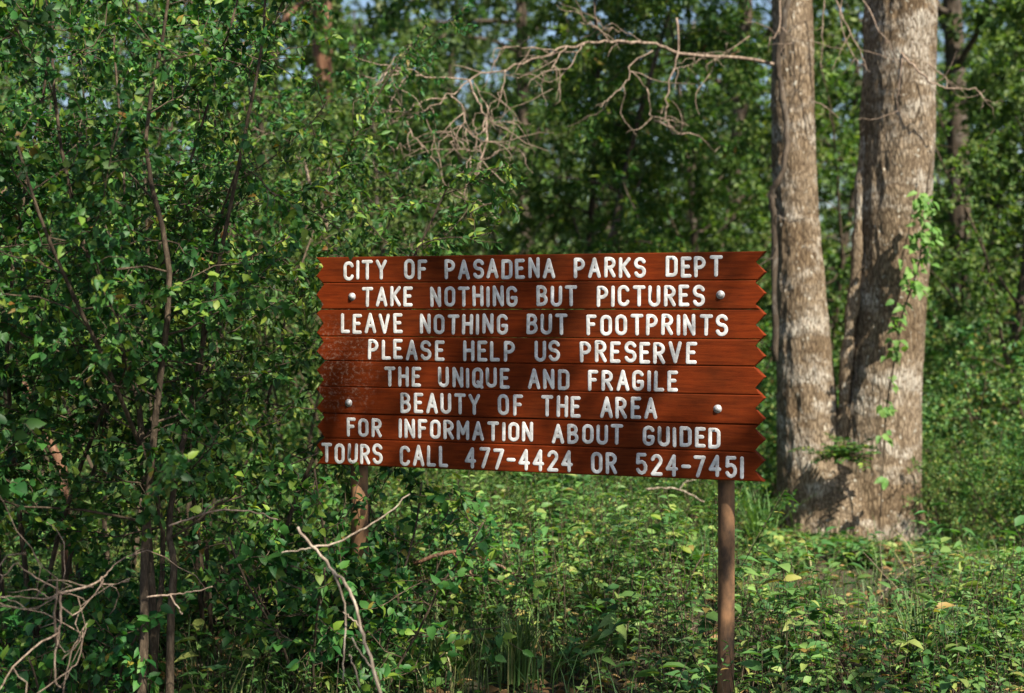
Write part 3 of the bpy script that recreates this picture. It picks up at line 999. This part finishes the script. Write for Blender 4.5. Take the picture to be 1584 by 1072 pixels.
twigs('dead_branch', 'tangle of bare pinkish-grey dead twigs at the lower left edge', 'dead branch', [
    (.004, .006, z3((250, 960), (230, 940), (225, 830), (240, 740), (250, 650), (240, 575), d=4.55)),
    (.006, .0025, z3((240, 575), (350, 550), (410, 520), (440, 490), (500, 440), (580, 395), d=4.55, d1=4.9)),
    (.004, .002, z3((240, 575), (180, 600), (90, 590), (0, 592), d=4.55, d1=4.3)), (.004, .002, z3((240, 560), (160, 520), (100, 480), (62, 455), (0, 530), d=4.55, d1=4.4)),
    (.005, .002, z3((240, 735), (150, 790), (50, 880), (-10, 980), d=4.55, d1=4.3)), (.0035, .002, z3((240, 575), (200, 610), (120, 640), (40, 600), (-20, 585), d=4.55, d1=4.4)),
    (.0035, .002, z3((250, 630), (310, 660), (400, 560), (425, 510), d=4.5, d1=4.6)), (.0035, .002, z3((255, 990), (290, 820), (350, 700), d=4.6)), (.003, .002, z3((150, 985), (270, 900), (322, 840), (340, 720), d=4.5, d1=4.6)),
    (.003, .0015, z3((240, 575), (290, 580), (360, 602), d=4.55)), (.003, .0015, z3((200, 595), (140, 560), (40, 570), d=4.55)), (.003, .0015, z3((410, 520), (425, 575), d=4.6)),
    (.0025, .0015, z3((250, 850), (300, 800), (340, 740), d=4.5)), (.0025, .0012, z3((220, 590), (260, 555), (300, 545), d=4.55))], M_DEAD, wob=.003, seed=31, rs=.72, extra=1)
twigs('dead_branch', 'bleached arching dead stem standing in front of the left sign post', 'dead branch', [
    (.0085, .006, z3((1560, 1000), (1550, 975), (1520, 870), (1480, 740), (1450, 620), (1410, 530), (1360, 480), (1280, 385), (1215, 310), d=4.6)),
    (.005, .0025, z3((1280, 385), (1370, 370), (1460, 325), (1570, 260), (1660, 170), d=4.6, d1=4.75)), (.0055, .003, z3((1360, 485), (1400, 590), (1412, 700), (1402, 820), (1400, 940), d=4.6, d1=4.65)),
    (.004, .002, z3((1480, 730), (1440, 680), (1400, 650), d=4.6)), (.004, .003, z3((1520, 880), (1480, 830), (1440, 760), d=4.6, d1=4.55)), (.004, .002, z3((1280, 385), (1220, 400), (1150, 410), d=4.6)),
    (.004, .003, z3((1470, 960), (1440, 860), (1430, 820), d=4.6))], M_DEADP, wob=.003, seed=32, rs=.8)
twigs('dead_branch', 'bare arched twig hanging under the leaves of the many-stemmed tree', 'dead branch', [
    (.004, .0025, z3((690, 300), (800, 262), (870, 238), (990, 238), (1060, 250), (1140, 278), d=4.95)), (.003, .002, z3((820, 256), (860, 215), (930, 184), d=4.95))], M_DEAD, wob=.003, seed=33)
twigs('dead_branch', 'short forked bare twig crossing low in front of the slim grey stems', 'dead branch', [
    (.004, .002, z3((600, 590), (700, 580), (780, 570), (860, 545), d=4.9)), (.0035, .002, z3((695, 581), (730, 640), (750, 660), d=4.9))], M_DEAD, wob=.003, seed=37)
twigs('fallen_branch', 'reddish bare fallen branch arching through the weeds below the sign', 'dead branch', [(.011, .006, [(640, 872, 6.9), (690, 855, 6.9), (730, 857, 6.95), (770, 874, 7.0), (805, 893, 7.0)]), (.006, .003, [(700, 855, 6.9), (725, 880, 6.85), (735, 905, 6.8)])], M_RED, wob=.005, seed=34)
twigs('fallen_branch', 'pale bare twig lying on the weeds below the right end of the sign', 'dead branch', [(.007, .004, [(1000, 757, 8.6), (1020, 755, 8.6), (1050, 758, 8.6), (1090, 777, 8.6)]), (.004, .002, [(1050, 758, 8.6), (1062, 745, 8.6), (1078, 742, 8.6)])], M_DEADP, wob=.004, seed=35)
twigs('dead_stick', 'thin dark stick leaning in the weeds left of the right sign post', 'stick', [(.006, .003, [(1036, 975, 6.6), (1062, 910, 6.65), (1088, 855, 6.7)])], M_STEM, wob=.003, seed=36)


# ------------------------------------------------------------------ woods behind
def wood_mesh(seed, kind):
    """meshes of one kind of woodland plant: (trunk mesh, crown mesh), base at the origin"""
    rg = np.random.default_rng(seed)
    wd, LV = MB(), Leaves()
    if kind == 'understory':        # ~6 m, leafy from 1.2 m up
        P = wander(rg, (0, 0, -.1), (rg.normal(0, .08), rg.normal(0, .08), 1), 6.2, 10, .06, .02)
        grow(rg, wd, LV, P, .075, .012, t0=.18, nb=26, bl=(1.3, 2.4), ntw=14, twl=(.3, .6), lpt=22, twig_r=.005, up=.25, taper=.55, twig_wood=False)
        L = (.06, .11)
    elif kind == 'tall':            # ~13 m, clean trunk then a wide crown
        P = wander(rg, (0, 0, -.1), (rg.normal(0, .03), rg.normal(0, .03), 1), 13, 12, .035, .02)
        grow(rg, wd, LV, P, .15, .03, t0=.33, nb=30, bl=(2.0, 3.4), ntw=16, twl=(.4, .8), lpt=24, twig_r=.008, up=.35, taper=.5, twig_wood=False)
        L = (.08, .13)
    elif kind == 'shade':           # ~12 m, loose open crown
        P = wander(rg, (0, 0, -.1), (0, 0, 1), 12, 12, .035, .02)
        grow(rg, wd, LV, P, .14, .03, t0=.36, nb=30, bl=(2.0, 3.4), ntw=9, twl=(.25, .5), lpt=22, twig_r=.008, up=.35, taper=.5, twig_wood=False)
        L = (.08, .13)
    elif kind == 'needle':          # ~6 m, drooping dark sprays of needles
        P = wander(rg, (0, 0, -.1), (0, 0, 1), 6.4, 10, .04, .02)
        grow(rg, wd, LV, P, .08, .012, t0=.25, nb=26, bl=(1.3, 2.2), ntw=14, twl=(.4, .8), lpt=30, twig_r=.005, up=.1, taper=.6, droop=-.10, twig_wood=False)
        L = (.09, .15)
    elif kind == 'bush':            # ~2.4 m, leafy to the ground
        for s in range(6):
            a = s * 1.05
            P = wander(rg, (.2 * math.cos(a), .2 * math.sin(a), -.1), (math.cos(a) * .45, math.sin(a) * .45, 1), rg.uniform(1.6, 2.5), 7, .1, .02)
            grow(rg, wd, LV, P, .02, .005, t0=.06, nb=12, bl=(.5, 1.0), ntw=8, twl=(.2, .4), lpt=13, twig_r=.004, up=.2, twig_wood=False)
        L = (.045, .08)
    else:                           # 'sapling': ~4 m, thin and loose
        P = wander(rg, (0, 0, -.1), (rg.normal(0, .1), rg.normal(0, .1), 1), 4.3, 9, .08, .02)
        grow(rg, wd, LV, P, .03, .006, t0=.22, nb=18, bl=(.7, 1.3), ntw=8, twl=(.2, .45), lpt=13, twig_r=.004, up=.35, twig_wood=False)
        L = (.05, .09)
    p, d = LV.get()
    LL = rg.uniform(*L, len(p))
    lf = MB()
    leaves(lf, rg, p, d, LL, LL * (rg.uniform(.08, .14, len(p)) if kind == 'needle' else rg.uniform(.45, .7, len(p))), far=True, upv=(.15, -.3, .7))
    return wd, lf


KIT = {}
for kind, n, bm_, lm in (('understory', 3, M_BARK, M_LEAF2), ('tall', 3, M_BARK, M_LEAFD), ('bush', 3, M_STEM, M_WEED), ('sapling', 2, M_STEM, M_LEAF2), ('shade', 1, M_BARK, M_LEAFD), ('needle', 1, M_BARK, M_LEAF)):
    KIT[kind] = []
    for i in range(n):
        wd, lf = wood_mesh(300 + 17 * i + len(kind), kind)
        KIT[kind].append((wd.mesh('trunk', bm_, True), lf.mesh('crown', lm, True)))
NAMES = {'understory': ('woodland_tree', 'tree', 'trunk', 'crown'), 'tall': ('tall_tree', 'tree', 'trunk', 'crown'), 'bush': ('woodland_bush', 'bush', 'stem', 'foliage'), 'sapling': ('woodland_sapling', 'sapling', 'trunk', 'crown'), 'shade': ('tall_tree', 'tree', 'trunk', 'crown'), 'needle': ('woodland_tree', 'tree', 'trunk', 'crown')}
GRP = {'understory': 'leafy trees in the woods behind the sign', 'tall': 'tall trees in the woods', 'bush': 'bushes on the woodland floor', 'sapling': 'thin saplings in the woods', 'shade': 'tall trees in the woods', 'needle': 'leafy trees in the woods behind the sign'}
RK = random.Random(5)


def plant(kind, x, d, s=1.0, label=None, var=None, mats=None, lmat=None):
    """x: photo column of the base, d: distance, s: scale"""
    nm, cat, a, b = NAMES[kind]
    p = px(x, 600, d)
    o = thing(nm, label or 'leafy woodland plant among the trees', cat, (p[0], p[1], 0), GRP[kind])
    o.rotation_euler = (0, 0, RK.uniform(0, 2 * PI))
    o.scale = (s, s, s * RK.uniform(.92, 1.08))
    k = KIT[kind][RK.randrange(len(KIT[kind])) if var is None else var]
    t = link(a, k[0], o)
    if mats:
        t.material_slots[0].link = 'OBJECT'
        t.material_slots[0].material = mats
    c = link(b, k[1], o)
    if lmat:
        c.material_slots[0].link = 'OBJECT'
        c.material_slots[0].material = lmat
    return o


SAME_U = 'leafy woodland tree merging with its neighbours in the woods behind the sign'
SAME_T = 'tall tree far back in the woods with only trunk and lower leaves showing'
SAME_B = 'green bush on the woodland floor between the sign and the far trees'
SAME_S = 'thin leafy sapling among the trees in the woods behind the sign'
for x, d, s, lab in ((505, 14, .9, 'tree with a reddish lit trunk above the upper left corner of the sign'), (808, 19, .8, 'tree with a thin pale trunk above the middle of the sign'), (1495, 16, 1.0, 'tree with a slim grey trunk right of the forked tree'),
                     (1130, 17, .9, 'dark-trunked tree just left of the forked tree, above the right end of the sign')):
    plant('tall', x, d, s, lab, mats=M_RED if x == 505 else None)
for x, d, s, lab in ((900, 13.5, .75, 'sunlit yellow-green tree behind the top middle of the sign'), (640, 13, .7, 'dark leafy tree behind the dead hanging branch'), (1080, 14.5, .8, 'leafy tree filling the space between the sign and the left trunk'),
                     (1540, 13.5, .8, 'pale green leafy tree at the right edge behind the forked tree'), (1300, 15, .8, 'leafy tree seen between the two trunks of the forked tree')):
    plant('understory', x, d, s, lab)
plant('needle', 905, 12.6, .8, 'dark drooping needle-leaved tree under the dead branch, above the middle of the sign')
for x, d, s in ((380, 17, .9), (150, 18, .9), (-60, 17, .9), (540, 18, .85), (980, 21, .8), (1200, 20, 1.0), (1640, 17, 1), (1700, 13, .9), (460, 22, 1.1), (860, 25, .8), (1330, 25, 1.0), (1570, 23, 1.0), (250, 20, 1.1), (40, 19, 1), (-150, 22, 1.1), (1850, 20, 1.1), (-300, 17, 1), (700, 27, .85), (1060, 30, .9), (1440, 24, .85), (640, 20, .95), (740, 23, 1.0), (1120, 23, 1.05), (1500, 20, 1.0), (780, 32, 1.2), (600, 30, 1.2), (1260, 17, .9)):
    plant('understory', x, d, s, SAME_U)
for x, d, s in ((300, 24, 1), (560, 31, 1), (930, 30, 1.0), (1240, 28, 1), (1630, 26, 1), (100, 30, 1.1), (440, 34, 1.1), (1800, 30, 1), (-200, 30, 1), (830, 40, 1.0), (1350, 42, 1.1), (700, 36, 1.0), (1470, 36, 1.0), (1080, 38, 1.0)):
    plant('tall', x, d, s, SAME_T)
for x, d, s, lab in ((1500, 11.2, .62, 'sunlit bush right of the forked tree at the right edge'), (1450, 12.6, .75, 'bush half hidden behind the right side of the forked tree'), (1160, 11.4, .55, 'dark bush between the sign and the base of the left trunk')):
    plant('bush', x, d, s, lab)
for x, d, s in ((1480, 9.8, .30), (1545, 10.3, .36), (1590, 9.6, .33), (1445, 10.6, .34), (620, 8.6, .30), (690, 9.2, .36), (770, 8.8, .30), (830, 9.6, .40), (880, 8.6, .27), (945, 9.3, .36), (1010, 9.0, .30), (1065, 9.6, .38), (1110, 9.0, .28)):
    plant('bush', x, d, s, 'knee-high leafy bush rising from the weeds around the sign and forked tree', lmat=(M_LEAF, None, M_LEAF2)[int(x) % 3])
for x, d, s in ((560, 10.5, .8), (700, 11.5, .85), (830, 12, .8), (960, 11.5, .75), (1060, 13, .8), (620, 13.5, .9), (1560, 15, .9), (1620, 12.5, .9), (1300, 13, .7), (900, 16, 1), (760, 15, 1), (1400, 17, 1), (1180, 16, 1), (1500, 19, 1.1), (480, 14, .9), (250, 16, .9), (90, 15.5, .9), (-60, 15, .9), (1700, 16, 1), (1020, 20, 1.1), (660, 20, 1.1), (840, 22, 1.2), (1280, 21, 1.2), (1600, 23, 1.2)):
    plant('bush', x, d, s, SAME_B)
for x, d, s in ((570, 11, .8), (745, 12.5, .9), (860, 14, .9), (1010, 12.5, .8), (1275, 13.5, .9), (1460, 14.5, 1), (1570, 12, .8), (660, 16, 1), (940, 17, 1), (1130, 14, .9), (1530, 18, 1.1), (440, 12, .9)):
    plant('sapling', x, d, s, SAME_S)


def far_woods():
    rg = np.random.default_rng(77)
    n = 60000
    a = rg.uniform(-.95, .95, n)
    r = rg.uniform(44, 64, n)
    cl = np.array([[mnoise.noise((x * 22, y * .12, 3.1)) for x, y in zip(a, r)]])[0]
    z = rg.uniform(0, 1, n) ** 1.15 * (8.5 + 9 * cl)
    pos = np.stack([np.sin(a) * r, np.cos(a) * r, np.maximum(z * .9, .05)], -1)
    lf = MB()
    leaves(lf, rg, pos, rg.normal(0, 1, (n, 3)), rg.uniform(.3, .6, n), rg.uniform(.18, .35, n), far=True, upv=(.15, -.4, .6))
    o = lf.build('far_woods', M_LEAFD)
    tag(o, 'far-off green woodland closing the view behind the trees', 'woods', kind='stuff')


far_woods()
# shade trees beside and behind the photographer: their leaves dapple the sign and the weeds
for X, Y, s, r in ((3.9, 1.0, .82, 4.41), (2.3, -.9, .80, 2.0), (9.3, 7.0, .85, 4.0)):
    o = plant('shade', 0, 10, s, 'tall shade tree standing outside the picture on the right', var=0)
    o.location = (X, Y, 0)
    o.rotation_euler = (0, 0, r)


# ------------------------------------------------------------------ woodland floor
def scatter(rg, n, y0, y1, pw=1.0, margin=.10):
    y = y0 + (y1 - y0) * rg.uniform(0, 1, n) ** pw
    x = rg.uniform(-1, 1, n) * (y * .40 + 1.2)
    return np.stack([x, y, gz(x, y)], -1)


def weeds():
    rg = np.random.default_rng(41)
    # sprig templates, all merged into one ground-cover mesh
    pos, dr, Ls, Ws, stem = [], [], [], [], MB()
    for n, y0, y1, hh in ((8500, 5.2, 9.8, (.06, .30)), (9000, 9, 16, (.10, .36)), (3000, 15, 30, (.25, .7))):
        B = scatter(rg, n, y0, y1)
        dens = np.array([mnoise.noise((x * .9, y * .9, 1.7)) for x, y, _ in B])
        B = B[dens > rg.uniform(-.6, .3, n)]
        dens = dens[dens > -9]
        for b in B:
            h = rg.uniform(*hh) * (1.3 + 1.3 * mnoise.noise((b[0] * .7, b[1] * .7, 9.2)))
            dt = math.hypot(b[0] - TBASE[0], b[1] - TBASE[1] + .6)
            if dt < 1.9:                    # trodden short in front of the tree
                h *= .42 + .58 * max(0, dt - .9)
                if rg.uniform() < .12:
                    continue
            elif b[0] < 1.0 and 6.3 < b[1] < 12:
                h *= 1.5
            elif b[1] > 9.2:
                h *= 1.35
            k = int(6 + 26 * h)
            lean = rg.normal(0, .25, 2)
            t = rg.uniform(.15, 1, k)
            p = b + np.stack([lean[0] * t * h, lean[1] * t * h, t * h], -1)
            if y0 < 8:
                stem.tube(np.stack([b, b + np.array([lean[0] * h * .5, lean[1] * h * .5, h * .55]), b + np.array([lean[0] * h, lean[1] * h, h])]), np.array([.003, .002, .001]), 3, cap=False)
            a = rg.uniform(0, 2 * PI, k)
            pos.append(p)
            dr.append(np.stack([np.cos(a), np.sin(a), rg.uniform(-.3, .6, k)], -1))
            L0 = rg.choice([rg.uniform(.015, .03), rg.uniform(.03, .055), rg.uniform(.06, .10)], p=[.46, .38, .16]) * (1 if y0 < 12 else 1.5)
            Ls.append(np.full(k, L0) * rg.uniform(.7, 1.3, k))
            Ws.append(np.full(k, L0 * rg.uniform(.25, .75)) * rg.uniform(.8, 1.2, k))
    pos, dr, Ls, Ws = np.vstack(pos), np.vstack(dr), np.concatenate(Ls), np.concatenate(Ws)
    k = ~blocks_sign(pos)
    lf = MB()
    leaves(lf, rg, pos[k], dr[k], Ls[k], Ws[k], far=False, rnd=.35)
    o = lf.build('ground_cover', M_WEED)
    tag(o, 'leafy green weeds carpeting the woodland floor', 'ground cover', kind='stuff')
    stem.build('weed_stem', M_STEM, o)
    o.children[0]['kind'] = 'stuff'


def blades(mb, rg, B, h, w, lean):
    n = len(B)
    a = rg.uniform(0, 2 * PI, n)
    d = np.stack([np.cos(a), np.sin(a), np.zeros(n)], -1) * lean[:, None]
    s = np.stack([-np.sin(a), np.cos(a), np.zeros(n)], -1) * w[:, None]
    up = np.array([0, 0, 1.0])
    p1 = B + (d * .25 + up) * (h * .45)[:, None]
    p2 = B + (d * .75 + up * .9) * (h * .8)[:, None]
    p3 = B + (d * 1.35 + up * .92) * h[:, None]
    v = np.stack([B - s, B + s, p1 - s * .9, p1 + s * .9, p2 - s * .6, p2 + s * .6, p3], 1).reshape(-1, 3)
    o = (np.arange(n) * 7)[:, None, None]
    mb.add(v, (np.array([(0, 1, 3, 2), (2, 3, 5, 4)])[None] + o).reshape(-1, 4), (np.array([(4, 5, 6)])[None] + o).reshape(-1, 3))


def grass():
    rg = np.random.default_rng(42)
    B = np.vstack([scatter(rg, 32000, 5.2, 9.8), scatter(rg, 16000, 9, 18)])
    dn = np.array([mnoise.noise((x * .9, y * .9, 5.5)) for x, y, _ in B])
    B = B[dn > rg.uniform(-.5, .45, len(B))]
    B = B[(np.hypot(B[:, 0] - TBASE[0], B[:, 1] - TBASE[1] + .6) > 1.7) | (rg.uniform(0, 1, len(B)) < .25)]
    n = len(B)
    mb = MB()
    blades(mb, rg, B, rg.uniform(.06, .32, n), rg.uniform(.0014, .0036, n), rg.uniform(.1, 1.0, n))
    tag(mb.build('grass', M_GRASS), 'thin green grass growing through the weeds', 'grass', kind='stuff')
    n = 15000
    B = scatter(rg, n, 5.2, 14)
    B[:, 2] += rg.uniform(.005, .03, n)
    a = rg.uniform(0, 2 * PI, n)
    mb = MB()
    L = rg.uniform(.04, .09, n)
    leaves(mb, rg, B, np.stack([np.cos(a), np.sin(a), rg.normal(0, .2, n)], -1), L, L * .55, far=False, rnd=.3)
    tag(mb.build('leaf_litter', M_LITTER), 'dry brown fallen leaves between the weeds', 'fallen leaves', kind='stuff')


weeds()
grass()


def tuft(label, x, y, d, n, h, seed, m=M_GRASS, spread=.5, w=.004):
    rg = np.random.default_rng(seed)
    b = px(x, y, d)
    b[2] = max(0.0, min(b[2], .06))
    o = thing('grass_tuft', label, 'grass tuft', tuple(b), 'grass tufts')
    mb = MB()
    B = np.stack([rg.normal(0, .03, n), rg.normal(0, .03, n), np.zeros(n) - .01], -1)
    blades(mb, rg, B, rg.uniform(.5, 1, n) * h, np.full(n, w), rg.uniform(.05, spread, n))
    mb.build('blades', m, o)


tuft('bright grass tuft beside the left foot of the forked tree', 1172, 880, 8.7, 110, .62, 51, M_PALE, .55, .005)
tuft('dark fine grass clump at the bottom edge below the sign', 800, 1050, 6.1, 130, .34, 52)
tuft('grass clump at the bottom edge between the posts, left of the dark one', 690, 1040, 6.2, 80, .30, 53)
tuft('arching long grass at the bottom right, in front of the forked tree', 1500, 1050, 6.2, 70, .36, 54)
tuft('dark grass clump just right of the right sign post', 1215, 1050, 6.0, 110, .30, 55)

tuft('tall pale grass clump in the weeds behind the right sign post', 1085, 930, 7.8, 60, .50, 56, M_PALE, .6)
tuft('loose long grass clump below the last line of the sign, left of the right post', 925, 985, 7.0, 90, .46, 57, M_GRASS, .8)
tuft('thin grass clump in front of the fallen branch', 740, 940, 7.6, 80, .46, 58, M_GRASS, .8)
tuft('long-bladed grass clump at the bottom right corner', 1420, 1065, 6.1, 90, .42, 59, M_GRASS, .9)
rgp = np.random.default_rng(72)


def ground_at(x, y):
    d = CAM_H * FPX / (y - 480)
    p = px(x, y, d)
    p[2] = gz(p[0], p[1])
    return p


for lab, x, y, kw in [
    ('long-leaved plant at the right edge, in front of the dark hollow', 1560, 935, dict(n=12, L=(.09, .14), wr=.28, h=.42, m=M_PALE, ns=5)),
    ('pale long-leaved plant right of the forked tree, in sunlight', 1505, 925, dict(n=12, L=(.09, .14), wr=.28, h=.40, m=M_PALE, ns=5)),
    ('tall upright stalk plant standing right of the forked tree base', 1440, 915, dict(n=14, L=(.08, .13), wr=.22, h=.46, m=M_PALE, ns=2, spread=.1)),
    ('broad-leaved plant with big pale leaves left of the right sign post, at the bottom', 1052, 1085, dict(n=6, L=(.10, .15), wr=.55, h=.30, m=M_PALE, ns=5)),
    ('broad-leaved plant at the bottom right of the right sign post', 1160, 1090, dict(n=7, L=(.08, .12), wr=.45, h=.32, m=M_WEED, ns=5)),
    ('yellow-green sprout in the middle of the weeds between the posts', 975, 960, dict(n=8, L=(.06, .09), wr=.6, h=.24, m=M_VINE, ns=4)),
    ('single large-leaved seedling at the bottom below the sign', 812, 1040, dict(n=5, L=(.11, .15), wr=.35, h=.16, m=M_PALE, ns=2)),
    ('leafy seedling right of the bleached dead stem', 660, 1060, dict(n=8, L=(.06, .10), wr=.6, h=.26, m=M_LEAF, ns=5)),
    ('bright low plant at the bottom near the slim grey stems', 415, 1080, dict(n=7, L=(.08, .12), wr=.5, h=.26, m=M_PALE, ns=4)),
    ('low plant at the foot of the left trunk', 1235, 890, dict(n=9, L=(.06, .10), wr=.5, h=.26, m=M_PALE, ns=6)),
    ('low leafy plant in front of the forked tree, midway between its trunks', 1300, 885, dict(n=9, L=(.06, .10), wr=.5, h=.24, m=M_PALE, ns=6)),
    ('low plant at the foot of the right trunk', 1375, 890, dict(n=9, L=(.06, .10), wr=.4, h=.24, m=M_WEED, ns=6))]:
    sprig_plant('broadleaf_plant', lab, 'plant', ground_at(x, y), rgp, group='leafy plants on the woodland floor', **kw)
b = px(868, 880, 8.4)
b[2] = 0
sprig_plant('seedling_tree', 'light green sunlit seedling tree just below the middle of the sign', 'sapling', b, rgp, n=13, L=(.06, .10), wr=.6, h=.62, m=M_VINE, ns=4, spread=.25)

rt = np.random.default_rng(91)
for i in range(9):
    y = rt.uniform(6.2, 9.2)
    x = rt.uniform(-.05, .36) * y
    L = rt.uniform(.3, .8)
    P = wander(rt, (0, 0, .03), (rt.normal(0, 1), rt.normal(0, .6), rt.uniform(.05, .35)), L, 8, .12, -.02)
    mb = MB()
    r0 = rt.uniform(.003, .007)
    mb.tube(P, np.linspace(r0, r0 * .4, 9), 6)
    for k in range(2):
        q = P[rt.integers(3, 7)]
        tw = wander(rt, q, norm(P[-1] - P[0]) + rt.normal(0, .6, 3), L * .35, 5, .2)
        mb.tube(tw, np.linspace(r0 * .5, .001, 6), 4)
    o = mb.build('fallen_twig', M_DEAD)
    o.location = (x, y, float(gz(x, y)))
    tag(o, 'thin dead twig lying among the weeds right of the middle', 'twig', 'fallen twigs in the weeds')

for i, (x, y) in enumerate(((700, 930), (760, 985), (835, 930), (900, 905), (955, 1010), (1010, 915), (1060, 940), (870, 1030), (1200, 960), (1290, 1010), (1390, 990), (1470, 1000), (1540, 985), (1250, 930))):
    below = i < 8
    sprig_plant('broadleaf_plant', 'mid-green leafy plant rising from the weeds below the sign' if below else 'light green leafy plant in the weeds between the right post and the right edge', 'plant', ground_at(x, y), rgp,
                n=10, L=(.05, .10), wr=rgp.uniform(.35, .65), h=rgp.uniform(.34, .5) if below else rgp.uniform(.2, .34), m=M_LEAF if i % 3 == 0 else M_PALE if i % 3 == 1 else M_WEED, ns=6, group='leafy plants below the sign' if below else 'leafy plants right of the post')
